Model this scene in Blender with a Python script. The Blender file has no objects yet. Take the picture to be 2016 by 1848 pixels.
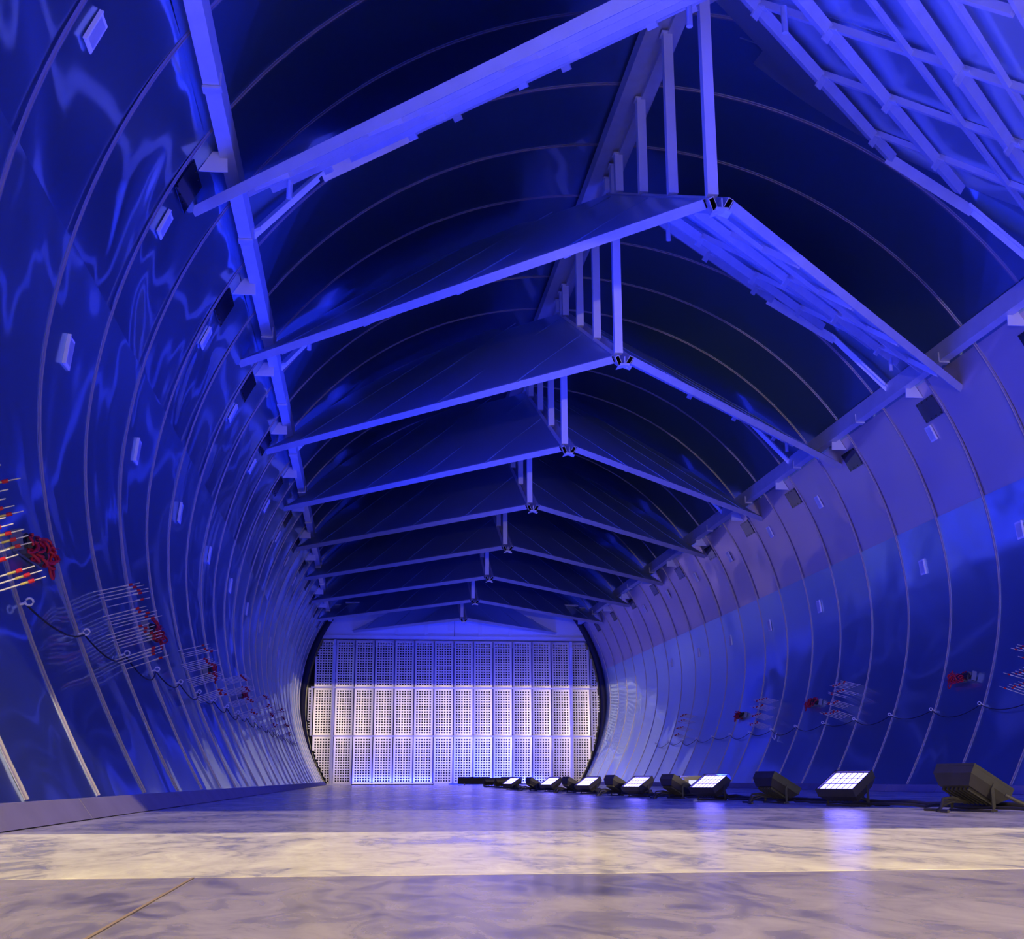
import bpy, math, random
from mathutils import Vector, Matrix
random.seed(7)
C = bpy.context.scene.collection
S = 4.5                      # one tunnel radius in metres; shapes below are written in radii

# ------------------------------------------------------------------ camera
YAW, PITCH, ROLL = .1148, .2445, -.0024
CAM = Vector((-.5886, 0, -.4942))
fw = Vector((math.sin(YAW)*math.cos(PITCH), math.cos(YAW)*math.cos(PITCH), math.sin(PITCH)))
rt = Vector((math.cos(YAW), -math.sin(YAW), 0)); up = rt.cross(fw)
r2 = rt*math.cos(ROLL)+up*math.sin(ROLL); u2 = -rt*math.sin(ROLL)+up*math.cos(ROLL)
cd = bpy.data.cameras.new('camera'); cam = bpy.data.objects.new('camera', cd); C.objects.link(cam)
cd.sensor_fit = 'HORIZONTAL'; cd.sensor_width = 36; cd.lens = 36*2441.3/2016
cd.clip_start = .05; cd.clip_end = 400
m3 = Matrix((r2, u2, -fw)).transposed()
cam.matrix_world = Matrix.Translation(CAM*S) @ m3.to_4x4()
bpy.context.scene.camera = cam

# ------------------------------------------------------------------ world, lights, exposure
w = bpy.data.worlds.new('night'); bpy.context.scene.world = w; w.use_nodes = True
w.node_tree.nodes['Background'].inputs[0].default_value = (.002, .006, .10, 1)
w.node_tree.nodes['Background'].inputs[1].default_value = .25
vs = bpy.context.scene.view_settings
vs.view_transform = 'Standard'; vs.look = 'None'; vs.gamma = 1; vs.use_curve_mapping = False
vs.exposure = 0.0
BLUE = (.014, .033, 1.0); WARM = (1.0, .80, .50)

def aim(o, d):
    o.rotation_euler = Vector(d).to_track_quat('-Z', 'Y').to_euler()
def area(name, loc, d, sx, sy, power, col, parent=None, spread=180):
    l = bpy.data.lights.new(name, 'AREA'); l.shape = 'RECTANGLE'; l.size = sx; l.size_y = sy
    l.energy = power; l.color = col; l.spread = math.radians(spread)
    o = bpy.data.objects.new(name, l); C.objects.link(o); o.location = loc; aim(o, d)
    if parent: o.parent = parent
    return o
def spot(name, loc, target, power, col, ang, blend=.2, rad=.1):
    l = bpy.data.lights.new(name, 'SPOT'); l.energy = power; l.color = col
    l.spot_size = math.radians(ang); l.spot_blend = blend; l.shadow_soft_size = rad
    o = bpy.data.objects.new(name, l); C.objects.link(o); o.location = Vector(loc)*S
    aim(o, (Vector(target)-Vector(loc)))
    return o
# warm lights outside the tunnel mouth: overhead hall lamp, then added fills
spot('hall_lamp_light', (-.3, -1.0, 2.9), (-.2, .6, -.53), 14500, (1.0, .82, .42), 60, .5, .06)
spot('hall_lamp_light', (.1, -2.4, 1.9), (-.1, .9, -.53), 13000, (1.0, .80, .50), 50, .5, .16)  # unseen second source added to warm the floor past the shadow edge
spot('hall_spot_light', (.05, -2.6, .035), (0, 8.49, -.05), 22000, (1.0, .78, .42), 12, .1, .03)  # added narrow beam that warms the middle row of the end wall
spot('hall_side_light', (-.7, -1.2, -.45), (.95, 4.2, .36), 1800, WARM, 30, .5, .05)  # added fill that warms the upper right wall
area('hall_glow_light', Vector((.0, -1.2, -.33))*S, (0, 1, -.03), 3.0, .5, 26, WARM, spread=60)  # added low glow for the kerbs and floor inside the mouth

# ------------------------------------------------------------------ materials
def mat(name):
    m = bpy.data.materials.new(name); m.use_nodes = True
    return m, m.node_tree, m.node_tree.nodes['Principled BSDF']
def simple(name, col, rough=.5, metal=0.0, spec=.5):
    m, nt, b = mat(name)
    b.inputs['Base Color'].default_value = (*col, 1); b.inputs['Roughness'].default_value = rough
    b.inputs['Metallic'].default_value = metal; b.inputs['Specular IOR Level'].default_value = spec
    return m
def worn(name, col, rough, metal, scale=6, amt=.12, bump=0.0):
    m, nt, b = mat(name); N = nt.nodes; L = nt.links
    tc = N.new('ShaderNodeTexCoord'); no = N.new('ShaderNodeTexNoise'); no.inputs['Scale'].default_value = scale
    no.inputs['Detail'].default_value = 5
    L.new(tc.outputs['Object'], no.inputs['Vector'])
    mx = N.new('ShaderNodeMix'); mx.data_type = 'RGBA'
    mx.inputs[6].default_value = (*[c*(1-amt) for c in col], 1); mx.inputs[7].default_value = (*[min(1, c*(1+amt)) for c in col], 1)
    L.new(no.outputs['Fac'], mx.inputs[0]); L.new(mx.outputs[2], b.inputs['Base Color'])
    b.inputs['Roughness'].default_value = rough; b.inputs['Metallic'].default_value = metal
    if bump:
        bp = N.new('ShaderNodeBump'); bp.inputs['Strength'].default_value = bump; bp.inputs['Distance'].default_value = .01
        L.new(no.outputs['Fac'], bp.inputs['Height']); L.new(bp.outputs['Normal'], b.inputs['Normal'])
    return m
def sheet(name, col, rough, gloss_mix, wave, wscale=.35, dull=0.0, ystretch=1.0, groove=0.0):
    """rolled metal sheet: a satin metal, part of it mirror bright, gently buckled"""
    m, nt, b = mat(name); N = nt.nodes; L = nt.links
    b.inputs['Base Color'].default_value = (*col, 1); b.inputs['Metallic'].default_value = 1-dull
    b.inputs['Roughness'].default_value = rough
    tc = N.new('ShaderNodeTexCoord'); mp = N.new('ShaderNodeMapping'); mp.inputs['Scale'].default_value = (1, ystretch, 1)
    no = N.new('ShaderNodeTexNoise'); no.inputs['Scale'].default_value = wscale; no.inputs['Detail'].default_value = 2.0
    no.inputs['Roughness'].default_value = .4; no.inputs['Distortion'].default_value = .6
    L.new(tc.outputs['Object'], mp.inputs['Vector']); L.new(mp.outputs[0], no.inputs['Vector'])
    bp = N.new('ShaderNodeBump'); bp.inputs['Strength'].default_value = 1; bp.inputs['Distance'].default_value = wave
    L.new(no.outputs['Fac'], bp.inputs['Height'])
    g = N.new('ShaderNodeBsdfGlossy'); g.inputs['Color'].default_value = (*col, 1); g.inputs['Roughness'].default_value = .07
    L.new(bp.outputs['Normal'], b.inputs['Normal']); L.new(bp.outputs['Normal'], g.inputs['Normal'])
    ms = N.new('ShaderNodeMixShader'); ms.inputs[0].default_value = gloss_mix
    out = N['Material Output']
    L.new(b.outputs[0], ms.inputs[1]); L.new(g.outputs[0], ms.inputs[2]); L.new(ms.outputs[0], out.inputs['Surface'])
    return m
M = {}
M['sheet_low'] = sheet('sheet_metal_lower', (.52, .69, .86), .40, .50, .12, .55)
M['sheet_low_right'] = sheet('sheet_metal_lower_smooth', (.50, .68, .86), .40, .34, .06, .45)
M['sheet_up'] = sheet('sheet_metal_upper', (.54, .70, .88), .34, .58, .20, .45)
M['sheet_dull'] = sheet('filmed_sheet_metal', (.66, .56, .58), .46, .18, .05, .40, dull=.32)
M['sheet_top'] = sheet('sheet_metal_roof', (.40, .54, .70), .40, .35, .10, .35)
M['patch'] = sheet('patch_sheet', (.16, .17, .24), .25, .6, .02, .6)
M['hoop'] = worn('hoop_strip_metal', (.44, .40, .46), .42, .7, 2, .05)
M['rim'] = simple('panel_rim_steel', (.36, .36, .46), .5, .3)
M['joint'] = simple('floor_joint_filler', (.16, .11, .10), .9)
M['rack'] = simple('dull_rack_steel', (.22, .22, .26), .4, .6)
M['white'] = worn('white_coated_steel', (.78, .77, .80), .45, 0, 4, .06)
M['galv'] = worn('galvanised_steel', (.66, .67, .72), .38, .45, 9, .18, .15)
M['beam'] = worn('painted_steel_beam', (.60, .60, .66), .40, .25, 5, .15, .1)
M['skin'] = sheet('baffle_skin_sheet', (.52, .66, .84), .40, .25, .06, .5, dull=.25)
M['bright'] = simple('bright_steel_plate', (.92, .92, .92), .3, .15)
M['dark'] = simple('dark_hollow', (.01, .01, .015), .9)  # near-black colour stands in for the shade inside the open tubes
M['black'] = worn('black_lamp_housing', (.028, .026, .028), .5, .1, 20, .3)
M['cable'] = simple('black_rubber_cable', (.02, .018, .02), .6)
M['red'] = simple('red_insulation', (.55, .01, .02), .45)
M['cream'] = simple('cream_rod', (.75, .68, .56), .4)
M['kerb'] = worn('grey_kerb_board', (.30, .26, .29), .6, 0, 3, .25)
M['blackpaint'] = simple('black_rubber_gasket', (.012, .012, .02), .7)
M['perf'] = worn('perforated_plate', (.84, .80, .74), .42, .6, 3, .05)
M['gable'] = worn('pale_gable_board', (.80, .80, .85), .55, 0, 2, .05)
M['purple'] = simple('purple_connector', (.25, .03, .35), .4)
M['yellow'] = simple('brass_fitting', (.75, .55, .15), .35, .6)
M['violet_display'] = simple('display', (.1, .1, .2), .3)
def emis(name, col, st):
    m = bpy.data.materials.new(name); m.use_nodes = True; nt = m.node_tree; nt.nodes.clear()
    e = nt.nodes.new('ShaderNodeEmission'); e.inputs[0].default_value = (*col, 1); e.inputs[1].default_value = st
    o = nt.nodes.new('ShaderNodeOutputMaterial'); nt.links.new(e.outputs[0], o.inputs[0]); return m
M['led'] = emis('lit_led_lens', (.16, .13, 1.0), 18)
M['display'] = emis('lit_display', (.5, .5, 1.0), 1.6)

def floor_mat(name='marbled_floor', sc=1.0, k0=1.0, tint=(1, 1, 1)):
    m, nt, b = mat(name); N = nt.nodes; L = nt.links
    tc = N.new('ShaderNodeTexCoord')
    mp = N.new('ShaderNodeMapping'); mp.inputs['Scale'].default_value = (1.0, .42, 1); mp.inputs['Rotation'].default_value = (0, 0, .25)
    L.new(tc.outputs['Object'], mp.inputs['Vector'])
    n1 = N.new('ShaderNodeTexNoise'); n1.inputs['Scale'].default_value = 13*sc; n1.inputs['Detail'].default_value = 6; n1.inputs['Distortion'].default_value = 1.2
    n1.inputs['Roughness'].default_value = .62
    n2 = N.new('ShaderNodeTexNoise'); n2.inputs['Scale'].default_value = 3.2*sc; n2.inputs['Detail'].default_value = 4; n2.inputs['Distortion'].default_value = .8
    L.new(mp.outputs[0], n1.inputs['Vector']); L.new(mp.outputs[0], n2.inputs['Vector'])
    cr = N.new('ShaderNodeValToRGB'); e = cr.color_ramp.elements
    e[0].position = .30; e[0].color = (.13, .13, .19, 1); e[1].position = .70; e[1].color = (.78, .73, .60, 1)
    k = e.new(.42); k.color = (.33, .31, .35, 1); k = e.new(.50); k.color = (.56, .52, .46, 1)
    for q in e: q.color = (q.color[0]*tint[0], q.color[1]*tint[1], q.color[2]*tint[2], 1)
    ad = N.new('ShaderNodeMath'); ad.operation = 'ADD'; h = N.new('ShaderNodeMath'); h.operation = 'MULTIPLY'; h.inputs[1].default_value = .5
    L.new(n1.outputs['Fac'], ad.inputs[0]); L.new(n2.outputs['Fac'], ad.inputs[1]); L.new(ad.outputs[0], h.inputs[0])
    L.new(h.outputs[0], cr.inputs[0]); L.new(cr.outputs[0], b.inputs['Base Color'])
    rr = N.new('ShaderNodeMapRange'); rr.inputs[3].default_value = .13; rr.inputs[4].default_value = .30; b.inputs['Specular IOR Level'].default_value = .3
    L.new(n2.outputs['Fac'], rr.inputs[0]); L.new(rr.outputs[0], b.inputs['Roughness'])
    bp = N.new('ShaderNodeBump'); bp.inputs['Strength'].default_value = .12; bp.inputs['Distance'].default_value = .004
    L.new(n1.outputs['Fac'], bp.inputs['Height']); L.new(bp.outputs['Normal'], b.inputs['Normal'])
    return m
M['floor'] = floor_mat()
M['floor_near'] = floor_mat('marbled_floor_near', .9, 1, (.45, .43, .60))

# ------------------------------------------------------------------ mesh helpers (coordinates in radii)
class MB:
    def __init__(s): s.v = []; s.f = []; s.m = []; s.sm = []
    def add(s, vs, fs, mi=0, smooth=False):
        o = len(s.v); s.v += [Vector(p) for p in vs]
        for f in fs: s.f.append([i+o for i in f]); s.m.append(mi); s.sm.append(smooth)
    def hexa(s, p, mi=0):     # p: 8 points, bottom 4 then top 4
        s.add(p, [(3, 2, 1, 0), (4, 5, 6, 7), (0, 1, 5, 4), (1, 2, 6, 5), (2, 3, 7, 6), (3, 0, 4, 7)], mi)
    def box(s, c, h, ax=None, mi=0):
        c = Vector(c); X, Y, Z = ax or (Vector((1, 0, 0)), Vector((0, 1, 0)), Vector((0, 0, 1)))
        X = Vector(X)*h[0]; Y = Vector(Y)*h[1]; Z = Vector(Z)*h[2]
        s.hexa([c-X-Y-Z, c+X-Y-Z, c+X+Y-Z, c-X+Y-Z, c-X-Y+Z, c+X-Y+Z, c+X+Y+Z, c-X+Y+Z], mi)
    def bar(s, a, b, side, nrm, w, h, mi=0):   # solid bar a->b, half-width w along side, from 0 to h along nrm
        a = Vector(a); b = Vector(b); d = Vector(side).normalized()*w; n = Vector(nrm).normalized()*h
        s.hexa([a-d, b-d, b+d, a+d, a-d+n, b-d+n, b+d+n, a+d+n], mi)
    def hollow(s, a, b, side, nrm, w, h, t, mi=0, mid=None):  # open ended rectangular tube with wall t
        a = Vector(a); b = Vector(b); sd = Vector(side).normalized(); n = Vector(nrm).normalized()
        def ring(p, w, h0, h1): return [p-sd*w+n*h0, p+sd*w+n*h0, p+sd*w+n*h1, p-sd*w+n*h1]
        v = ring(a, w, 0, h)+ring(b, w, 0, h)+ring(a, w-t, t, h-t)+ring(b, w-t, t, h-t)
        out = [(i, (i+1) % 4, 4+(i+1) % 4, 4+i) for i in range(4)]
        inn = [(8+(i+1) % 4, 8+i, 12+i, 12+(i+1) % 4) for i in range(4)]
        ca = [((i+1) % 4, i, 8+i, 8+(i+1) % 4) for i in range(4)]
        cb = [(4+i, 4+(i+1) % 4, 12+(i+1) % 4, 12+i) for i in range(4)]
        s.add(v, out+ca+cb, mi); o = len(s.v)-16
        for f in inn: s.f.append([i+o for i in f]); s.m.append(mi if mid is None else mid); s.sm.append(False)
    def tube(s, pts, r, n=8, mi=0, cap=True, taper=None):
        pts = [Vector(p) for p in pts]; rings = []
        ref = Vector((.3, .2, 1)).normalized()
        for i, p in enumerate(pts):
            t = (pts[min(i+1, len(pts)-1)]-pts[max(i-1, 0)]).normalized()
            a = t.cross(ref)
            if a.length < 1e-3: a = t.cross(Vector((1, 0, 0)))
            a.normalize(); b2 = t.cross(a); rr = r if taper is None else taper[i]
            rings.append([p+(a*math.cos(k*2*math.pi/n)+b2*math.sin(k*2*math.pi/n))*rr for k in range(n)])
        v = [q for g in rings for q in g]; f = []
        for i in range(len(pts)-1):
            for k in range(n): f.append((i*n+k, i*n+(k+1) % n, (i+1)*n+(k+1) % n, (i+1)*n+k))
        s.add(v, f, mi, True)
        if cap: s.add(rings[0], [tuple(range(n))[::-1]], mi); s.add(rings[-1], [tuple(range(n))], mi)
    def build(s, name, mats, parent=None, origin=None, base=(0, 0, 0)):
        """base: where the parent (or the world) origin is, in radii"""
        if not isinstance(mats, (list, tuple)): mats = [mats]
        if origin is None:
            xs = [p.x for p in s.v]; ys = [p.y for p in s.v]; zs = [p.z for p in s.v]
            origin = Vector(((min(xs)+max(xs))/2, (min(ys)+max(ys))/2, min(zs)))
        origin = Vector(origin)
        me = bpy.data.meshes.new(name)
        me.from_pydata([tuple((p-origin)*S) for p in s.v], [], s.f)
        for m in mats: me.materials.append(m)
        for i, p in enumerate(me.polygons): p.material_index = s.m[i]; p.use_smooth = s.sm[i]
        me.update()
        import bmesh
        bm = bmesh.new(); bm.from_mesh(me); bmesh.ops.recalc_face_normals(bm, faces=bm.faces); bm.to_mesh(me); bm.free()
        o = bpy.data.objects.new(name, me); C.objects.link(o)
        o.location = (origin-Vector(base))*S
        if parent: o.parent = parent
        return o
def thing(name, loc, label, cat, group=None):
    o = bpy.data.objects.new(name, None); C.objects.link(o); o.location = Vector(loc)*S; o.empty_display_size = .2
    return tag(o, label, cat, group)
def tag(o, label, cat, group=None):
    o['label'] = label; o['category'] = cat
    if group: o['group'] = group
    return o
def struct(o): o['kind'] = 'structure'; return o
def copy_tree(o, dloc=(0, 0, 0), parent=None):
    kids = [c for c in C.objects if c.parent == o]
    c = o.copy(); C.objects.link(c)
    if parent: c.parent = parent
    else: c.location = Vector(o.location)+Vector(dloc)*S
    for k in kids: copy_tree(k, parent=c)
    return c
ORD = ['first', 'second', 'third', 'fourth', 'fifth', 'sixth', 'seventh', 'eighth', 'ninth', 'tenth', 'eleventh', 'twelfth',
       'thirteenth', 'fourteenth', 'fifteenth', 'sixteenth', 'seventeenth', 'eighteenth', 'nineteenth', 'twentieth']
def ordn(i):
    if i < 20: return ORD[i]
    return 'twenty-'+ORD[i-20]

# ------------------------------------------------------------------ tunnel profile
ZF = -.530; YE = 8.4936; YM = .62; BAY = .835; HOOP = BAY/3
def RW(th):
    d = math.degrees(math.asin(max(-1, min(1, math.sin(th))))); t = max(0, min(1, (d+28)/33)); t = t*t*(3-2*t)
    return 1+.032*t
def wall_pt(th, y, inset=0.0):
    r = RW(th)-inset; return Vector((r*math.cos(th), y, r*math.sin(th)))
def th_of_z(z, side=1, inset=0.0):
    th = math.asin(max(-1, min(1, z)))
    for _ in range(12): th = math.asin(max(-1, min(1, z/(RW(th)-inset))))
    return th if side > 0 else math.pi-th
def wall_norm(th): return Vector((-math.cos(th), 0, -math.sin(th)))

# hoop positions
hoops = [1.075+HOOP*i for i in range(-1, 27)]
hoops = [y for y in hoops if y < YE-.05]
ybreaks = [YM]+hoops+[YE]

# ------------------------------------------------------------------ structure
Z_SEAM = .225
def arc_wall(name, th0, th1, nth, mt, flare=0.0, step=0.0):
    """curved sheets, one per hoop bay, each bulging a little between its hoops"""
    mb = MB(); rnd = random.Random(hash(name) % 1000 if False else len(name)*13)
    for j in range(len(ybreaks)-1):
        ya, yb = ybreaks[j], ybreaks[j+1]; ny = 8
        ph = rnd.uniform(0, 6.28); am = rnd.uniform(.6, 1.3); tilt = rnd.uniform(-.0012, .0012)
        v = []
        for a in range(ny+1):
            fy = a/ny; y = ya+(yb-ya)*fy
            for i in range(nth+1):
                ft = i/nth; th = th0+(th1-th0)*ft
                bul = .0016*am*math.sin(math.pi*fy)*(1+.6*math.sin(ft*9+ph))+tilt*(fy-.5)*math.sin(math.pi*fy)*2
                r = RW(th)+bul+flare*(1-ft)
                v.append(Vector((r*math.cos(th), y, r*math.sin(th))))
        f = [(a*(nth+1)+i, a*(nth+1)+i+1, (a+1)*(nth+1)+i+1, (a+1)*(nth+1)+i) for a in range(ny) for i in range(nth)]
        mb.add(v, f, 0, True)
    # outer skin so that the shell has thickness
    v = []
    for y in (YM, YE):
        for i in range(nth+1):
            th = th0+(th1-th0)*i/nth; r = 1.075; v.append(Vector((r*math.cos(th), y, r*math.sin(th))))
    mb.add(v, [(i+1, i, nth+1+i, nth+2+i) for i in range(nth)], 0, True)
    o = mb.build(name, mt, origin=(math.cos((th0+th1)/2), YM, math.sin((th0+th1)/2)))
    return o
RAIL_TH = math.radians(31.6)
ZB = -.530
for side, nm in ((-1, 'left'), (1, 'right')):
    t0 = th_of_z(ZB, side); t1 = th_of_z(Z_SEAM, side)
    t2 = RAIL_TH if side > 0 else math.pi-RAIL_TH
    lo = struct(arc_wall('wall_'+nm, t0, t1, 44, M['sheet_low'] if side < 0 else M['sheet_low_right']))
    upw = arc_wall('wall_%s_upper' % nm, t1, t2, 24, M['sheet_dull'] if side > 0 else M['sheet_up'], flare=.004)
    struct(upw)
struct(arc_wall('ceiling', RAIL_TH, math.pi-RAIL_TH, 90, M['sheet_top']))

# floor: a near slab and the tunnel floor, 4 mm higher, with its lip at y = .51
mb = MB(); mb.hexa([(-1.6, .508, ZF-.05), (1.6, .49, ZF-.05), (1.6, YE+.2, ZF-.05), (-1.6, YE+.2, ZF-.05),
                    (-1.6, .508, ZF), (1.6, .49, ZF), (1.6, YE+.2, ZF), (-1.6, YE+.2, ZF)])
fl = struct(mb.build('floor', M['floor'], origin=(0, .5, ZF)))
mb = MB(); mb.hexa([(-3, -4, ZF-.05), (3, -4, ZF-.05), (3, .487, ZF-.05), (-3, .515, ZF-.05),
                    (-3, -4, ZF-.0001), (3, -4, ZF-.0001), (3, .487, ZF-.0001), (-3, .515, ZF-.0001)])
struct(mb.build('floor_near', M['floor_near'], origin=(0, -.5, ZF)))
# joint in the near floor
mb = MB(); mb.box((-.652, -.2, ZF+.0001), (.0005, .70, .00012)); struct(mb.build('trim_2', M['joint']))
# kerbs
for side, nm in ((-1, 'left'), (1, 'right')):
    mb = MB(); y = YM
    for k in range(26):
        y2 = min(YE-.01, y+.31)
        x0 = .8405*side; x1 = .872*side; zt = -.511
        mb.hexa([(x0, y, ZF+.0008), (x0, y2-.002, ZF+.0008), (x1, y2-.002, ZF+.0008), (x1, y, ZF+.0008),
                 (x0+.014*side, y, zt), (x0+.014*side, y2-.002, zt), (x1, y2-.002, zt), (x1, y, zt)])
        y = y2
        if y2 >= YE-.02: break
    struct(mb.build('baseboard_'+nm, M['kerb']))
# unseen panel added over the tunnel mouth to cut hall light off the floor
mb = MB(); mb.box((0, YM-.02, .60), (1.3, .02, .54)); struct(mb.build('trim_1', M['gable']))

# end wall
mb = MB(); mb.box((0, YE+.20, .2), (1.2, .02, .95)); struct(mb.build('wall_back', M['gable']))
# gable board above the perforated panels
GY = YE+.02
mb = MB(); n = 40
pts = [Vector((-.93, GY, .438))]; 
for i in range(n+1):
    th = math.radians(154-128*i/n); pts.append(Vector((1.03*math.cos(th), GY, 1.03*math.sin(th))))
pts.append(Vector((.93, GY, .438)))
pts2 = [p+Vector((0, .02, 0)) for p in pts]; k = len(pts)
mb.add(pts+pts2, [tuple(range(k)), tuple(range(2*k-1, k-1, -1))]+[(i, (i+1) % k, k+(i+1) % k, k+i) for i in range(k)])
g = tag(mb.build('gable_board', M['gable']), 'pale board filling the arch above the perforated end panels', 'wall panel')
GB = g
for xx, zz, hw, hh in [(-.03, .54, .022, .05), (-.20, .50, .012, .05), (-.40, .49, .010, .03), (.17, .50, .012, .05), (.38, .49, .012, .03)]:
    mb = MB(); mb.box((xx, GY-.003, zz), (hw, .003, hh)); mb.build('cover_strip', M['white'], g, base=Vector(g.location)/S)
mb = MB(); mb.box((-.006, GY-.002, .6), (.002, .003, .16)); mb.build('centre_joint', M['blackpaint'], g, base=Vector(g.location)/S)
mb = MB(); mb.box((0, GY-.006, .442), (.945, .008, .012))
hb = tag(mb.build('header_beam', M['white']), 'long pale horizontal beam directly above the perforated panels', 'beam')
for xx in (-.27, -.155, -.02, .14, .02):
    mb = MB(); mb.box((xx, GY-.017, .443), (.02, .002, .009)); mb.build('splice_plate', M['white'], hb, base=Vector(hb.location)/S)

# perforated panels, 14 columns by 3 rows, clipped to the arch
COLX = [-.813+.1337*i for i in range(-2, 16)]
ROWZ = [(-.525, -.218), (-.212, .100), (.106, .420)]
TILT = [(-.10, .0), (.015, .0), (.06, .0)]
def inside(x, z): return x*x+z*z < .985**2
def row_word(r): return ['bottom', 'middle', 'top'][r]
for r, (z0, z1) in enumerate(ROWZ):
    for ci in range(len(COLX)-1):
        x0, x1 = COLX[ci]+.004, COLX[ci+1]-.004
        if ci == 2: x0 += .006
        if ci == 13: x1 += .0
        zc = [z for z in (z0, (z0+z1)/2, z1)]
        if not any(inside(x, z) for x in (x0+.03, x1-.03) for z in zc): continue
        nx, nz = 6, 17; mx, mz = .010, .012
        px = (x1-x0-2*mx)/nx; pz = (z1-z0-2*mz)/nz; hx = px*.31; hz = pz*.31
        xs = [x0]; 
        for i in range(nx): c = x0+mx+px*(i+.5); xs += [c-hx, c+hx]
        xs.append(x1); zs = [z0]
        for i in range(nz): c = z0+mz+pz*(i+.5); zs += [c-hz, c+hz]
        zs.append(z1)
        mb = MB(); lean, _ = TILT[r]; dy = .012
        cxm = (x0+x1)/2; czm = (z0+z1)/2
        # dished plate: gently curved in height so its lights and darks run down it
        def P(x, z, d=0):
            t = (z-czm)/(z1-z0)*2; u = (x-cxm)/(x1-x0)*2
            return Vector((x, YE+.004+lean*(z-czm)+d+.004*(1-u*u)-.003*(1-t*t), z))
        idx = {}
        vs = []
        for b, z in enumerate(zs):
            for a, x in enumerate(xs):
                idx[(a, b)] = len(vs); vs.append(P(x, z))
        fs = []
        for b in range(len(zs)-1):
            for a in range(len(xs)-1):
                if a % 2 == 1 and b % 2 == 1: continue
                cx_, cz_ = (xs[a]+xs[a+1])/2, (zs[b]+zs[b+1])/2
                if not inside(cx_, cz_): continue
                fs.append((idx[(a, b)], idx[(a+1, b)], idx[(a+1, b+1)], idx[(a, b+1)]))
        if not fs: continue
        used = sorted({i for f in fs for i in f}); rm = {i: j for j, i in enumerate(used)}
        front = [vs[i] for i in used]; back = [p+Vector((0, dy, 0)) for p in front]
        mb.add(front, [tuple(rm[i] for i in f) for f in fs]); mb.add(back, [tuple(rm[i] for i in f)[::-1] for f in fs])
        cw = 'left edge column' if ci == 0 else 'column %s from the left edge' % ORD[ci-0]
        lab = 'perforated end panel, %s row, %s' % (row_word(r), 'leftmost sliver' if ci == 0 else ('rightmost sliver' if ci == len(COLX)-2 else ORD[ci]+' column from the left'))
        po = tag(mb.build('perforated_panel', M['perf']), lab, 'panel', 'perforated panels of the end wall')
        # its folded edges
        if inside(cxm, czm) and inside(x0, czm) and inside(x1, czm) and 2 <= ci <= 14:
            e = MB()
            for x in (x0, x1): e.box((x, YE-.001, czm), (.0016, .004, (z1-z0)/2))
            for z in (z0, z1): e.box((cxm, YE-.001, z), ((x1-x0)/2, .004, .0016))
            e.build('panel_rim', M['rim'], po, base=Vector(po.location)/S)
mb = MB(); n = 48; pts = [Vector((.99*math.cos(math.radians(-34+248*i/n)), YE+.075, .99*math.sin(math.radians(-34+248*i/n)))) for i in range(n+1)]
pts = [p for p in pts if p.z < .425]
pts2 = [p+Vector((0, .01, 0)) for p in pts]; k = len(pts)
mb.add(pts+pts2, [tuple(range(k)), tuple(range(2*k-1, k-1, -1))]+[(i, (i+1) % k, k+(i+1) % k, k+i) for i in range(k)])
struct(mb.build('wall_back_lining', M['blackpaint']))  # black sheet added behind the panels so their holes read dark
# mullions and transoms
for i, x in enumerate([-.815, .792]):
    mb = MB(); mb.box((x, YE-.018, -.05), (.008, .010, .472))
    for z in (-.45, -.12, .18, .36): mb.box((x, YE-.031, z), (.010, .004, .022))
    tag(mb.build('door_post', M['white']), ['thick steel post near the left edge of the perforated wall', 'thick steel post near the right edge of the perforated wall'][i], 'post')
for i, z in enumerate([-.215, .103]):
    mb = MB(); hw = math.sqrt(.97**2-z*z); mb.box((0, YE-.012, z), (hw, .006, .005))
    tag(mb.build('cross_rail', M['white']), ['lower horizontal rail across the perforated wall', 'upper horizontal rail across the perforated wall'][i], 'rail')
mb = MB(); mb.box((0, YE-.014, ZF+.004), (.85, .012, .004)); tag(mb.build('bottom_rail', M['white']), 'steel sill along the foot of the perforated wall', 'rail')
# black arch gasket round the end opening
mb = MB(); v = []; n = 80
for i in range(n+1):
    th = math.radians(-32+244*i/n)
    for r, y in ((1.0, YE-.03), (1.008, YE-.04), (1.034, YE-.03), (1.034, YE+.01), (1.0, YE+.01)):
        v.append(Vector((r*math.cos(th), y, r*math.sin(th))))
mb.add(v, [(i*5+k, i*5+(k+1) % 5, (i+1)*5+(k+1) % 5, (i+1)*5+k) for i in range(n) for k in range(5)], 0, True)
tag(mb.build('arch_gasket', M['blackpaint']), 'black rubber arch ringing the far end of the tunnel', 'gasket')

# ------------------------------------------------------------------ hoop strips on the sheet seams
mb = MB(); v = []; n = 120; t0 = th_of_z(-.51, 1); t1 = th_of_z(-.51, -1)
prof = [(-.0065, .0), (-.0065, .0008), (-.0008, .0010), (-.0008, .0026), (.0008, .0026), (.0008, .0010), (.0065, .0008), (.0065, .0)]
for i in range(n+1):
    th = t0+(t1-t0)*i/n
    for dy, ins in prof: v.append(wall_pt(th, dy, ins))
q = len(prof)
mb.add(v, [(i*q+k, i*q+(k+1) % q, (i+1)*q+(k+1) % q, (i+1)*q+k) for i in range(n) for k in range(q)]+[tuple(range(q))[::-1], tuple(range(n*q, n*q+q))], 0, False)
h0 = mb.build('seam_hoop', M['hoop'], origin=(0, 0, -.51))
for i, y in enumerate(hoops):
    h = h0 if i == 0 else h0.copy()
    if i: C.objects.link(h)
    h.location = Vector((0, y, -.51))*S
    tag(h, 'curved metal seam strip ringing the tunnel, %s from the camera end' % ordn(i), 'seam strip', 'hoop strips over the sheet seams')

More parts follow.
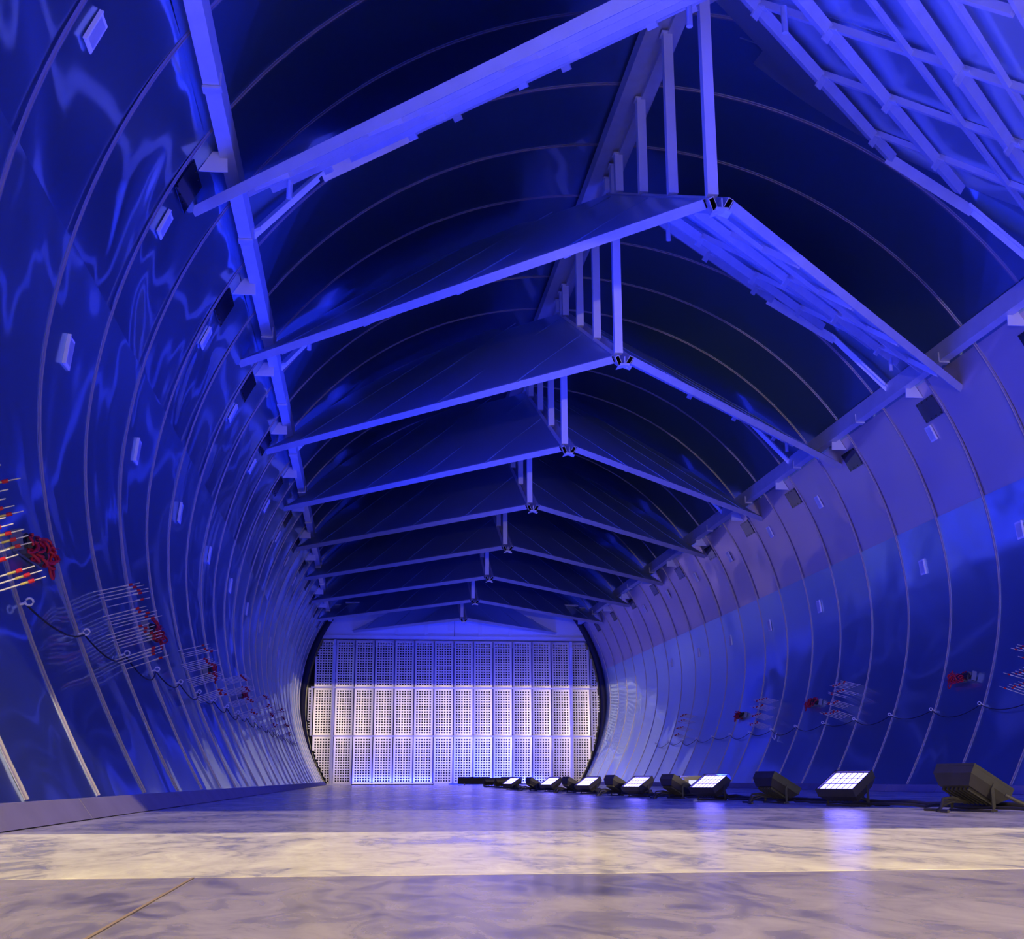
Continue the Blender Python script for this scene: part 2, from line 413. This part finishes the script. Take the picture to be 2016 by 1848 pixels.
# ------------------------------------------------------------------ edge rails and ridge beam
for side, nm in ((-1, 'left'), (1, 'right')):
    t = thing('edge_rail', (side*.85, .8, .535), 'long square steel rail running high along the %s wall' % nm, 'rail')
    mb = MB(); mb.hollow((side*.850, .8, .537), (side*.850, YE-.06, .537), (1, 0, 0), (0, 0, 1), .0125, .045, .0015)
    mb.build('rail_tube', M['beam'], t, base=(side*.85, .8, .535))
    for k in range(13):
        y = 1.75+k*.557
        if y > YE-.1: break
        mb = MB(); mb.box((side*.850, y, .5345), (.014, .010, .002)); mb.box((side*.8365, y, .548), (.0015, .010, .012))
        mb.build('splice_clip', M['galv'], t, base=(side*.85, .8, .535))
t = thing('ridge_beam', (-.02, .9, .99), 'heavy twin box beam running along the top of the vault', 'beam')
for x in (-.045, .002):
    mb = MB(); mb.hollow((x, .9, .985), (x, YE-.05, .985), (1, 0, 0), (0, 0, 1), .014, .035, .002)
    mb.build('box_chord', M['beam'], t, base=(-.02, .9, .99))
mb = MB(); mb.box((-.0215, (YE+.85)/2, 1.003), (.0095, (YE-.95)/2, .006)); mb.build('web_plate', M['beam'], t, base=(-.02, .9, .99))

# ------------------------------------------------------------------ gusset plates, patches, tags
def plate_y(k): return 1.975+.5567*k
NPL = 12
for side, nm in ((-1, 'left'), (1, 'right')):
    mb = MB(); s = side
    pr = [(.851, .549), (.8755, .549), (.897, .512), (.8485, .512)]
    a = [Vector((s*x, -.0015, z)) for x, z in pr]; b = [Vector((s*x, .0015, z)) for x, z in pr]
    mb.hexa(a+b)
    g0 = mb.build('gusset_bracket', M['white'], origin=(s*.87, 0, .512))
    # riveted patch on the wall just below
    mb = MB(); th0 = th_of_z(.455, s); th1 = th_of_z(.507, s); v = []
    for y in (-.055, .045):
        for i in range(5): v.append(wall_pt(th0+(th1-th0)*i/4, y, .0022))
    for y in (-.055, .045):
        for i in range(5): v.append(wall_pt(th0+(th1-th0)*i/4, y, .0002))
    f = [(i, i+1, 6+i, 5+i) for i in range(4)]+[(i+10, i+11, 16+i, 15+i) for i in range(4)]+[(i, i+1, i+11, i+10) for i in range(4)]+[(i+5, i+6, i+16, i+15) for i in range(4)]+[(0, 5, 15, 10), (4, 9, 19, 14)]
    mb.add(v, f)
    p0 = mb.build('patch_plate', M['patch'])
    mb = MB()
    for y in (-.05, -.02, .01, .04):
        for th in (th0+(th1-th0)*.08, th0+(th1-th0)*.92): 
            c = wall_pt(th, y, .0026); mb.box(c, (.0012, .0012, .0012))
    mb.build('rivets', M['blackpaint'], p0, base=Vector(p0.location)/S)
    pl0 = Vector(p0.location)
    for k in range(NPL):
        y = plate_y(k)
        if y > YE-.1: break
        g = g0 if k == 0 else g0.copy()
        if k: C.objects.link(g)
        g.location = Vector((s*.87, y, .512))*S
        tag(g, 'white steel gusset bracket under the %s rail, %s from the camera end' % (nm, ORD[k]), 'bracket', 'white brackets under the %s rail' % nm)
        if k == 0: p = p0
        else: p = copy_tree(p0)
        p.location = Vector((pl0.x, pl0.y+(y+.003)*S, pl0.z))
        tag(p, 'dark riveted patch on the %s wall below the %s bracket' % (nm, ORD[k]), 'patch plate', 'patch plates below the %s rail' % nm)
def wall_frame(side, y, z):
    th = th_of_z(z, side); P = wall_pt(th, y); n = wall_norm(th); u = Vector((-math.sin(th), 0, math.cos(th)))
    if u.z < 0: u = -u
    return P, Vector((0, 1, 0)), u, n
tags = [(-1, z, y0+.5567*k, rn) for z, y0, n, rn in ((.41, 1.418, 9, 'upper'), (.10, 1.745, 9, 'lower')) for k in range(n)]
tags += [(1, .428, y, 'upper') for y in (2.32, 3.144, 4.024, 4.558, 5.113, 5.67, 6.23, 6.79)]
tags += [(1, .108, y, 'lower') for y in (2.888, 3.452, 4.316, 4.887, 5.444, 6.0, 6.56)]
tc = {}; t_first = {}
for side, z, y, rn in tags:
    P, Y, U, Nn = wall_frame(side, y, z); key = (side, rn); tc[key] = tc.get(key, -1)+1
    nm = 'left' if side < 0 else 'right'
    if key not in t_first:
        mb = MB(); mb.box(P+Nn*.001, (.017, .022, .0012), (Y, U, Nn)); o = mb.build('junction_box', M['white'], origin=P)
        mb = MB(); mb.box(P+Nn*.0026, (.012, .017, .0005), (Y, U, Nn)); l = mb.build('lid', M['galv'], o, base=P)
        mb = MB(); mb.box(P-Y*.0175+Nn*.002, (.0015, .022, .0028), (Y, U, Nn)); mb.build('side_lip', M['white'], o, base=P)
        t_first[key] = o
    else: o = copy_tree(t_first[key]); o.location = P*S
    tag(o, 'small pale box on the %s wall, %s of the %s row from the camera' % (nm, ORD[tc[key]], rn), 'box', 'small boxes on the %s wall, %s row' % (nm, rn))

# ------------------------------------------------------------------ hanging baffles
ZA = .4868; AY0 = 1.0804
E2 = Vector((0, .905, .4594))
def wing_axes(s):
    e1 = Vector((s*.9128, .9852, 0)); n = e1.cross(E2); n.normalize()
    if n.z > 0: n = -n
    return e1, n                      # n points down and back to the underside
def bmax(s, a, R=.995):
    e1, n = wing_axes(s); lo, hi = 0, 1.6
    def rr(b): p = e1*a+E2*b; return math.hypot(p.x, p.z+ZA)
    if rr(0) > R: return 0
    for _ in range(40):
        m = (lo+hi)/2
        if rr(m) < R: lo = m
        else: hi = m
    return lo
def make_baffle():
    base = Vector((0, 0, 0)); root = bpy.data.objects.new('hanging_baffle', None); C.objects.link(root)
    for s in (-1, 1):
        e1, n = wing_axes(s); d1 = e1.normalized(); perp = n.cross(d1).normalized()
        def P(a, b, o=0): return e1*a+E2*b+n*o
        # skin: front face plus returned edge
        N = 40; A0 = .022
        top = []; bot = []
        for i in range(N+1):
            a = A0+(1.0-A0)*i/N
            bm_ = bmax(s, a, 1.012) if a < .93 else bmax(s, .93, 1.012)*(1-a)/.07*1.0
            bm_ = max(bm_, .004); top.append(P(a, min(bm_, .985 if a < .2 else 9), 0)); bot.append(P(a, 0, 0))
        mb = MB(); k = N+1; t = n*.0025; G = 6
        grid = [[bot[i].lerp(top[i], j/G)+n*(-.004*math.sin(math.pi*j/G)*math.sin(2.5*math.pi*i/N)) for i in range(k)] for j in range(G+1)]
        flat = [p for g in grid for p in g]
        mb.add(flat, [(j*k+i, j*k+i+1, (j+1)*k+i+1, (j+1)*k+i) for j in range(G) for i in range(N)], 0, True)
        mb.add([p+t for p in flat], [(j*k+i, (j+1)*k+i, (j+1)*k+i+1, j*k+i+1) for j in range(G) for i in range(N)], 0, True)
        # lap seams on the skin
        for a0 in (.26, .47, .68, .89, 1.10, 1.31):
            pts = [P(a0-.51*b, b, -.0005) for b in [q*.05 for q in range(0, 24)] if .03 < a0-.51*b < .99 and b < bmax(s, a0-.51*b)]
            if len(pts) > 1: mb.bar(pts[0], pts[-1], perp.cross(n), -n, .0016, .0022)
        mb.build('wing_skin', M['skin'], root, base=base)
        # front tube, hollow, open ended
        mb = MB(); mb.hollow(P(.027, .0, -.004), P(1.005, 0, -.004), perp, n, .0042, .018, .0014, 0, 1)
        mb.build('front_tube', [M['beam'], M['dark']], root, base=base)
        # tube along the ridge edge
        mb = MB(); d2 = E2.normalized(); sd = d2.cross(n).normalized()
        mb.hollow(P(.0185, -.012, -.003), P(.0185, .985, -.003), sd, n, .0052, .029, .0012, 0, 1)
        mb.build('ridge_tube', [M['beam'], M['dark']], root, base=base)
        # beams parallel to the front edge, on the underside
        def aend(b, R=.985):
            lo, hi = 0, 1.0
            for _ in range(30):
                m = (lo+hi)/2; p = P(m, b, .012)
                if math.hypot(p.x, p.z+ZA) < R: lo = m
                else: hi = m
            return lo
        for b, dep, wd in ((.13, .009, .005), (.24, .018, .008), (.36, .009, .005), (.57, .020, .008), (.77, .020, .008)):
            a1 = aend(b)
            if b > .7: a1 = min(a1, .58)
            mb = MB(); mb.bar(P(.03, b, .010), P(a1, b, .010), perp, n, wd, dep)
            nm = 'deep_beam' if dep > .015 else 'slim_beam'
            bo = mb.build(nm, M['beam'], root, base=base)
            if dep > .015:
                j = 0
                for a0 in (.47, .68, .89, 1.10, 1.31):
                    a = a0-.51*b
                    if .06 < a < a1-.02:
                        mb = MB(); q = P(a, b, .010+dep); 
                        mb.box(q+perp*wd*.8, (.010, .002, .010), (d1, perp, n)); mb.box(q+perp*wd*1.6-n*.012, (.010, .008, .0015), (d1, perp, n))
                        mb.build('beam_clip', M['galv'], bo, base=Vector(bo.location)/S)
        # purlins across
        for a0 in (.26, .47, .68, .89, 1.10):
            b1 = .80
            while b1 > .05 and (a0-.51*b1 < .03 or bmax(s, max(0, a0-.51*b1), .985) < b1): b1 -= .01
            b0 = .0
            while b0 < b1 and (a0-.51*b0 > .985): b0 += .01
            if b1-b0 > .08:
                mb = MB(); mb.bar(P(a0-.51*b0, b0+.01, .006), P(a0-.51*b1, b1, .006), d1, n, .0065, .012)
                mb.build('purlin', M['beam'], root, base=base)
        # rear edge struts: corner to corner, the outermost is a bright plate down to the rail
        c2 = P(.58, .77, .014); c3 = Vector((s*.715, 1.31, .250)); c4 = Vector((s*.836, 1.255, .088))
        mb = MB(); mb.bar(c2, c3, perp.lerp(d1, .5), n, .007, .024); mb.build('rear_strut', M['beam'], root, base=base)
        mb = MB(); mb.bar(c3, c4, d1, n, .017, .006); mb.bar(c3+d1*.013, c4+d1*.013, d1, n, .002, .018); mb.build('tip_brace', M['bright'], root, base=base)
        # pipe stubs below the frame
        for q in (Vector((s*.755, 1.045, .106)), P(.10, .66, .02)):
            mb = MB(); mb.tube([q, q+Vector((0, 0, -.050))], .0055, 14)
            mb.build('pipe_stub', M['galv'], root, base=base)
    # meeting bracket at the apex
    mb = MB(); mb.box((0, .012, -.024), (.011, .01, .002)); mb.box((0, .012, -.015), (.0012, .01, .010))
    mb.hexa([Vector((-.017, .004, -.030)), Vector((0, .004, -.024)), Vector((0, .03, -.024)), Vector((-.017, .03, -.030)),
             Vector((-.017, .004, -.0285)), Vector((0, .004, -.0225)), Vector((0, .03, -.0225)), Vector((-.017, .03, -.0285))])
    mb.hexa([Vector((.017, .004, -.030)), Vector((0, .004, -.024)), Vector((0, .03, -.024)), Vector((.017, .03, -.030)),
             Vector((.017, .004, -.0285)), Vector((0, .004, -.0225)), Vector((0, .03, -.0225)), Vector((.017, .03, -.0285))])
    mb.build('apex_bracket', M['galv'], root, base=base)
    # hanger posts up to the ridge beam
    for y in (.025, .29, .545, .80, .93):
        z0 = y/.905*.4594-.004; z1 = .990-ZA
        if z1-z0 < .02: continue
        mb = MB(); mb.box((-.012 if y > .1 else -.011, y, (z0+z1)/2), (.0095, .0095, (z1-z0)/2)); mb.box((-.012, y, z1-.001), (.013, .013, .0015))
        mb.build('hanger_post', M['white'], root, base=base)
    return root
bf = make_baffle()
for k in range(9):
    o = bf if k == 0 else copy_tree(bf)
    o.location = Vector((0, AY0+k*BAY, ZA))*S
    tag(o, ['hanging roof baffle nearest the camera, its apex beyond the top of the picture',
            'largest fully visible hanging roof baffle, smooth left wing and open framed right wing',
            'third hanging roof baffle from the camera, right wing seen nearly edge on'][k] if k < 3 else
        ('hanging roof baffle at the far end, directly in front of the pale gable' if k == 8 else 'hanging V-shaped roof baffle, %s counted from the camera' % ORD[k]), 'baffle', 'V-shaped baffles hanging under the vault')

# louvre blades by the last baffle
for s, nm in ((-1, 'left'), (1, 'right')):
    for q in range(2):
        mb = MB(); mb.box((s*(.62+.07*q), 7.86+.12*q, .585+.0*q), (.12, .03, .003))
        tag(mb.build('shelf_blade', M['white']), 'thin pale horizontal blade high at the %s of the gable, %s one' % (nm, ['inner', 'outer'][q]), 'blade')

# ------------------------------------------------------------------ rod clusters
def make_rods(side, y, name_l, nrow=4, ncol=6):
    zr = (-.202, -.230, -.265, -.300) if side > 0 else (-.230, -.262, -.293, -.328); root = None
    P0, _, _, _ = wall_frame(side, y, -.25)
    root = thing('rod_cluster', P0, name_l, 'rods', 'rod clusters on the %s wall' % ('left' if side < 0 else 'right'))
    th0, th1 = th_of_z(-.185, side), th_of_z(-.315, side); L = .064
    for r, z in enumerate(zr[:nrow]):
        for c in range(ncol):
            if random.random() < .08: continue
            P, Y, U, Nn = wall_frame(side, y+(c-ncol/2+.5)*.022, z-.0012*c)
            d = (Nn+Vector((0, .12*random.uniform(-.3, .3), 0))).normalized(); l = L*random.uniform(.9, 1.08)
            mb = MB(); mb.tube([P, P+d*l*.8], .0008, 6, 0); mb.tube([P+d*l*.80, P+d*l*.88], .0020, 8, 1); mb.tube([P+d*l*.88, P+d*l*1.05], .0006, 6, 0)
            mb.tube([P+d*l*.68, P+d*l*.79], .0014, 8, 2)
            mb.build('rod', [M['cream'], M['red'], M['yellow'] if y < 1.8 else M['cream']], root, base=P0)
    return root
for i, y in enumerate((1.12, 1.90, 2.72, 3.54, 4.38, 5.22)):
    make_rods(-1, y, 'cluster of thin red-tipped rods on the left wall, %s from the camera' % ['nearest', 'second', 'third', 'fourth', 'fifth', 'sixth'][i])
for i, y in enumerate((2.76, 3.96, 4.79, 6.02)):
    make_rods(1, y, 'cluster of thin red-tipped rods on the right wall, %s from the camera' % ['nearest', 'second', 'third', 'farthest'][i])

# wiring racks with red cable looms
def make_rack(side, y, lab):
    P, Y, U, Nn = wall_frame(side, y, -.238)
    root = thing('wiring_rack', P, lab, 'cable rack', 'red wiring racks on the walls')
    mb = MB(); L = .058; H = .012
    for j in range(6):
        mb.box(P+Y*(-L+j*2*L/5)+Nn*.007, (.0005, H, .006), (Y, U, Nn))
    for u in (-H, 0, H): mb.box(P+U*u+Nn*.003, (L, .0005, .0015), (Y, U, Nn))
    mb.build('rack_frame', M['rack'], root, base=P)
    mb = MB(); rnd = random.Random(int(y*100))
    for k in range(5):
        pts = [P+Y*(-L*.8+q*L*1.5/7)+U*rnd.uniform(-.008, .008)+Nn*(.013+rnd.uniform(-.003, .005)) for q in range(8)]
        mb.tube(pts, .0032, 7)
    mb.build('black_loom', M['cable'], root, base=P)
    mb = MB()
    far = 1
    for k in range(14):
        c = P+Y*(L*rnd.uniform(.0, 1.0) if k < 9 else L*rnd.uniform(-.7, .7))*far+U*rnd.uniform(-.010, .008)+Nn*rnd.uniform(.010, .022); r = rnd.uniform(.006, .012); ph = rnd.uniform(0, 6)
        pts = [c+(Y*math.cos(a*.5+ph)+U*math.sin(a*.5+ph))*r+Nn*.004*math.sin(a*.9+ph) for a in range(13)]
        mb.tube(pts, .0018, 6)
    mb.build('red_cable_loom', M['red'], root, base=P)
    mb = MB(); c = P+Y*L*1.15-U*.014+Nn*.012
    mb.tube([c+(Y*math.cos(a*2*math.pi/16)*.009+U*math.sin(a*2*math.pi/16)*.012) for a in range(17)], .0018, 8); mb.build('hanging_ring', M['red'], root, base=P)
    mb = MB()
    for k in range(9):
        a = P+Y*L*rnd.uniform(-.2, 1)+Nn*.014; b = a+Y*rnd.uniform(.01, .03)+U*rnd.uniform(-.012, .016)+Nn*.008
        mb.tube([a, a.lerp(b, .5)+U*.004, b], .0004, 4)
    mb.build('wire_ends', M['red'], root, base=P)
for i, y in enumerate((1.46, 2.29, 3.13, 3.96)):
    make_rack(-1, y, 'rack of red wiring on the left wall, %s from the camera' % ['nearest', 'second', 'third', 'farthest'][i])
for i, y in enumerate((3.16, 4.29, 5.17)):
    make_rack(1, y, 'rack of red wiring on the right wall, %s from the camera' % ['nearest', 'middle', 'farthest'][i])
# white hooked bracket low on the right wall
P, Y, U, Nn = wall_frame(1, 4.62, -.345)
mb = MB(); mb.tube([P+U*.016+Nn*.006, P-U*.012+Nn*.006], .002, 6); mb.tube([P-U*.012+Nn*.006, P-U*.006+Nn*.02-Y*.01], .002, 6)
tag(mb.build('wall_hook', M['white']), 'small white hooked bracket low on the right wall below the rods', 'hook')

# eyelets and the sagging cable they carry
for side, nm in ((-1, 'left'), (1, 'right')):
    ys = [y for y in hoops if 1.3 < y < 6.7] if side < 0 else [y for y in hoops if 2.4 < y < 6.7]
    first = None
    for i, y in enumerate(ys):
        P, Y, U, Nn = wall_frame(side, y, -.315)
        if first is None:
            mb = MB(); c = P+Nn*.011
            mb.tube([P, P+Nn*.008], .0016, 8)
            mb.tube([c+(Nn*math.cos(a*2*math.pi/14)+Y*.35*math.cos(a*2*math.pi/14)+U*math.sin(a*2*math.pi/14))*.0038 for a in range(15)], .0012, 7)
            first = mb.build('eye_hook', M['white'], origin=P); o = first
        else: o = first.copy(); C.objects.link(o); o.location = P*S
        tag(o, 'small white ring eyelet low on the %s wall, %s from the camera end' % (nm, ORD[i]), 'eyelet', 'eyelets along the %s wall' % nm)
    pts = []
    for i in range(len(ys)-1):
        for q in range(12):
            f = q/12; y = ys[i]+(ys[i+1]-ys[i])*f; z = -.3175-.024*4*f*(1-f)*(.55+.45*((i*7) % 5)/4)
            th = th_of_z(z, side); pts.append(wall_pt(th, y, .0075))
    mb = MB(); mb.tube(pts, .0011, 6)
    tag(mb.build('sagging_cable', M['cable']), 'thin dark cable sagging between eyelets along the %s wall' % nm, 'cable')

# ------------------------------------------------------------------ flood lamps on the floor
def make_flood(x, y, face, lit, lab, power=60, sc=1.0, spread=98, w_=.031, h_=.024, d_=.009):
    """face: heading of the lens; body leans back on its yoke"""
    base = Vector((x, y, ZF))
    root = thing('flood_lamp', base, lab, 'lamp', 'flood lamps along the floor')
    f = Vector(face).normalized(); side = Vector((f.y, -f.x, 0)).normalized(); u = side.cross(f).normalized()
    if u.z < 0: u = -u
    w_, h_, d_ = w_*sc, h_*sc, d_*sc
    hz = abs(u.z)*h_+abs(f.z)*d_
    c = base+Vector((0, 0, hz+.004*sc))
    # housing, chamfered towards the back, with fins
    mb = MB(); F = c+f*d_; B = c-f*d_
    def quad(p, a, b): return [p-side*a-u*b, p+side*a-u*b, p+side*a+u*b, p-side*a+u*b]
    mb.hexa(quad(c+f*d_*.1, w_, h_)+quad(F, w_*1.0, h_*1.0)); mb.hexa(quad(B, w_*.8, h_*.72)+quad(c+f*d_*.1, w_, h_))
    for q in range(7): mb.box(B+side*w_*(-.66+.22*q)-f*d_*.10, (w_*.03, h_*.6, d_*.25), (side, u, f))
    for q in (-1, 1): mb.box(F+u*h_*q*.96+f*.001, (w_, h_*.05, .0015), (side, u, f)); mb.box(F+side*w_*q*.97+f*.001, (w_*.035, h_, .0015), (side, u, f))
    mb.build('housing', M['black'], root, base=base)
    mb = MB(); mb.box(F-f*.0006, (w_*.9, h_*.86, .0008), (side, u, f))
    lens = mb.build('lens', M['led'] if lit else M['blackpaint'], root, base=base)
    # LED cells as raised bezels
    mb = MB()
    for i in range(1, 6): mb.box(F+side*w_*(-.9+i*.3)+f*.0006, (.0003, h_*.86, .0004), (side, u, f))
    for i in range(1, 3): mb.box(F+u*h_*(-.86+i*.573)+f*.0006, (w_*.9, .0003, .0004), (side, u, f))
    mb.build('cell_grid', M['black'], lens, base=base+Vector(lens.location)/S)
    mb = MB()
    for q in (-1, 1):
        s0 = c+side*q*w_*1.06
        mb.bar(s0, Vector((s0.x, s0.y, ZF+.002))-f.cross(side)*0, f, side*q, .0035*sc, .0012)
    mb.box((c.x, c.y, ZF+.0015), (w_*1.08, .004, .001), (side, Vector((-side.y, side.x, 0)), Vector((0, 0, 1))))
    mb.build('yoke', M['black'], root, base=base)
    rnd = random.Random(int(abs(x*1000)+y*77)); mb = MB(); q0 = B-Vector((0, 0, h_*.3))
    hd = Vector((-f.x, -f.y, 0)); hd = hd.normalized() if hd.length > 0 else Vector((1, 0, 0))
    for k in range(3):
        e = base+hd*(.03+.012*k)+side*(.02*(k-1)); e.z = ZF+.0016
        m_ = q0.lerp(e, .5)+hd*.014+Vector((0, 0, .004*k))
        mb.tube([q0, q0.lerp(m_, .6)+Vector((0, 0, .003)), m_, e, e+side*.02*(k-1)+hd*.004], .0014*sc, 7)
    mb.build('power_lead', M['cable'], root, base=base)
    if lit:
        area('flood_light', (F+f*.004-base)*S, f, w_*1.8*S, h_*1.7*S, power, BLUE, root, spread)
    return root
LEFTF = (-.44, -.24, .86); RIGHTF = (.50, .08, .86)
fl_list = [
    (.150, .700, LEFTF, 1, 'lit flood lamp beyond the right edge of the picture, nearest the tunnel mouth', 1.0),
    (.130, .900, RIGHTF, 0, 'black flood lamp beyond the right edge of the picture', 1.0),
    (.110, 1.100, LEFTF, 1, 'lit flood lamp just beyond the right edge of the picture', 1.0),
    (.075, 1.345, RIGHTF, 0, 'large black flood lamp at the right edge, seen from behind', 1.12),
    (.040, 1.620, LEFTF, 1, 'brightest lit flood lamp, its blue glare mirrored in the floor', 1.0),
    (.015, 1.840, RIGHTF, 0, 'black unlit flood lamp between the two largest lit ones', 1.0),
    (-.008, 2.110, LEFTF, 1, 'second lit flood lamp, left of the black lamp and right of the display box', .95),
    (-.020, 2.310, RIGHTF, 0, 'black flood lamp beside the box with the small lit display', .95),
    (-.040, 2.540, LEFTF, 1, 'lit flood lamp just left of the box with the display', .9),
    (-.045, 2.740, RIGHTF, 0, 'small black flood lamp left of the third lit lamp', .95),
    (-.050, 3.060, LEFTF, 1, 'fourth lit flood lamp, small, in the middle distance', .9),
    (-.055, 3.300, RIGHTF, 0, 'black flood lamp behind the fourth lit lamp', .9),
    (-.060, 3.620, LEFTF, 1, 'fifth lit flood lamp with a thin greenish sliver of lens', .9),
    (-.075, 3.900, RIGHTF, 0, 'black flood lamp between the two farthest lit lamps', .9),
    (-.100, 4.250, LEFTF, 1, 'farthest lit flood lamp, just right of the low black bars', .9),
]
for x, y, f_, lit, lab, sc in fl_list:
    make_flood(x, y, f_, lit, lab, 78 if y < 2.6 else 115, sc)
# unlit-looking lamps face away from the camera and shine on the right wall
for x, y in ((.115, 1.365), (.055, 1.855), (.02, 2.325), (-.005, 2.755), (-.015, 3.315), (-.035, 3.915)):
    pass
for o in [o for o in C.objects if o.get('category') == 'lamp' and 'black' in o['label']]:
    f = Vector(RIGHTF).normalized(); l = area('flood_light', (f*.022+Vector((0, 0, .024)))*S, f, .30, .17, 46, BLUE, o, 120)

for x, y, lab in ((-.02, 5.35, 'small black flood lamp in the far half, pointed at the end wall'), (.03, 6.4, 'farthest small black flood lamp, pointed at the end wall')):
    make_flood(x, y, (-.10, .50, .85), 1, lab, 90, .9, 140)
# box with a small lit display
base = Vector((.025, 2.36, ZF)); t = thing('control_box', base, 'black control box with a small lit display behind the lamps', 'box')
mb = MB(); mb.box(base+Vector((0, 0, .019)), (.030, .016, .017)); mb.box(base+Vector((0, 0, .038)), (.026, .012, .003)); mb.build('case', M['black'], t, base=base)
mb = MB(); mb.box(base+Vector((.0, -.0165, .028)), (.011, .0006, .005)); mb.build('display', M['display'], t, base=base)
mb = MB(); [mb.box(base+Vector((a, b, .001)), (.003, .003, .001)) for a in (-.024, .024) for b in (-.01, .01)]; mb.build('feet', M['black'], t, base=base)

# low black light bars near the far end
for i, (x, y, hw) in enumerate(((.064, 7.70, .098), (.307, 7.85, .065))):
    base = Vector((x, y, ZF)); t = thing('light_bar', base, ['long black light bar on low feet near the tunnel end', 'shorter black light bar right of the long one near the tunnel end'][i], 'light bar')
    ax = (Vector((1, 0, 0)), Vector((0, .8, .6)), Vector((0, -.6, .8)))
    mb = MB(); mb.box(base+Vector((0, 0, .028)), (hw, .008, .020), ax); mb.build('bar_housing', M['black'], t, base=base)
    for q in (-.6, .6):
        mb = MB(); mb.box(base+Vector((q*hw, 0, .006)), (.003, .010, .006)); mb.build('foot', M['black'], t, base=base)
    mb = MB(); mb.box(base+Vector((0, .0125, .034)), (hw*.95, .002, .012), ax); mb.build('lens', M['led'], t, base=base)
    area('bar_light', (Vector((0, .025, .05)))*S, (0, 1, .55), hw*1.9*S, .12, 75, BLUE, t, 120)
# two LED strips added to light the foot of the perforated wall
for x, hw, lab in ((-.41, .27, 'thin glowing blue strip at the foot of the end wall, left one'), (.34, .28, 'thin glowing blue strip at the foot of the end wall, right one')):
    base = Vector((x, YE-.034, ZF)); t = thing('light_strip', base, lab, 'light strip')
    mb = MB(); mb.box(base+Vector((0, 0, .004)), (hw, .005, .004)); mb.build('strip_case', M['black'], t, base=base)
    mb = MB(); mb.box(base+Vector((0, .001, .0086)), (hw*.98, .003, .0006)); mb.build('lens', M['led'], t, base=base)
    area('strip_light', Vector((0, .0, .012))*S, (0, .35, 1), hw*1.9*S, .05, 60, BLUE, t, 170)
# trunk cable along the lamps
rnd = random.Random(3)
def trunk(name, off, lab, r=.0022, amp=.006):
    pts = []; P = [(.20, .64)]+[(a[0]+.03+off, a[1]) for a in fl_list]+[(-.08, 5.4), (.10, 7.4)]
    for i in range(len(P)-1):
        for q in range(8):
            f = q/8; x = P[i][0]*(1-f)+P[i+1][0]*f; y = P[i][1]*(1-f)+P[i+1][1]*f
            pts.append(Vector((x+rnd.uniform(-amp, amp), y, ZF+r+.0015+abs(rnd.gauss(0, .0012)))))
    mb = MB(); mb.tube(pts, r, 8); tag(mb.build('trunk_cable', M['cable']), lab, 'cable')
trunk('trunk', 0.0, 'thick black power cable running past the flood lamps', .0032)
trunk('trunk', -.022, 'thinner black cable snaking in front of the flood lamps', .0018, .009)
# loop of cable with purple connector at the right edge
base = Vector((.105, 1.23, ZF)); t = thing('connector_lead', base, 'looped lead with a purple connector at the right edge of the picture', 'cable')
mb = MB(); mb.tube([base+Vector((-.01+.05*math.sin(a*.4), -.01+.01*math.cos(a*.4), .003+.018*math.sin(a*.4)**2)) for a in range(12)], .0022, 8); mb.build('lead', M['cable'], t, base=base)
mb = MB(); mb.tube([base+Vector((-.012, -.02, .006)), base+Vector((.006, -.024, .007))], .0048, 12); mb.tube([base+Vector((.006, -.024, .007)), base+Vector((.012, -.026, .007))], .0056, 12); mb.build('plug', M['purple'], t, base=base)
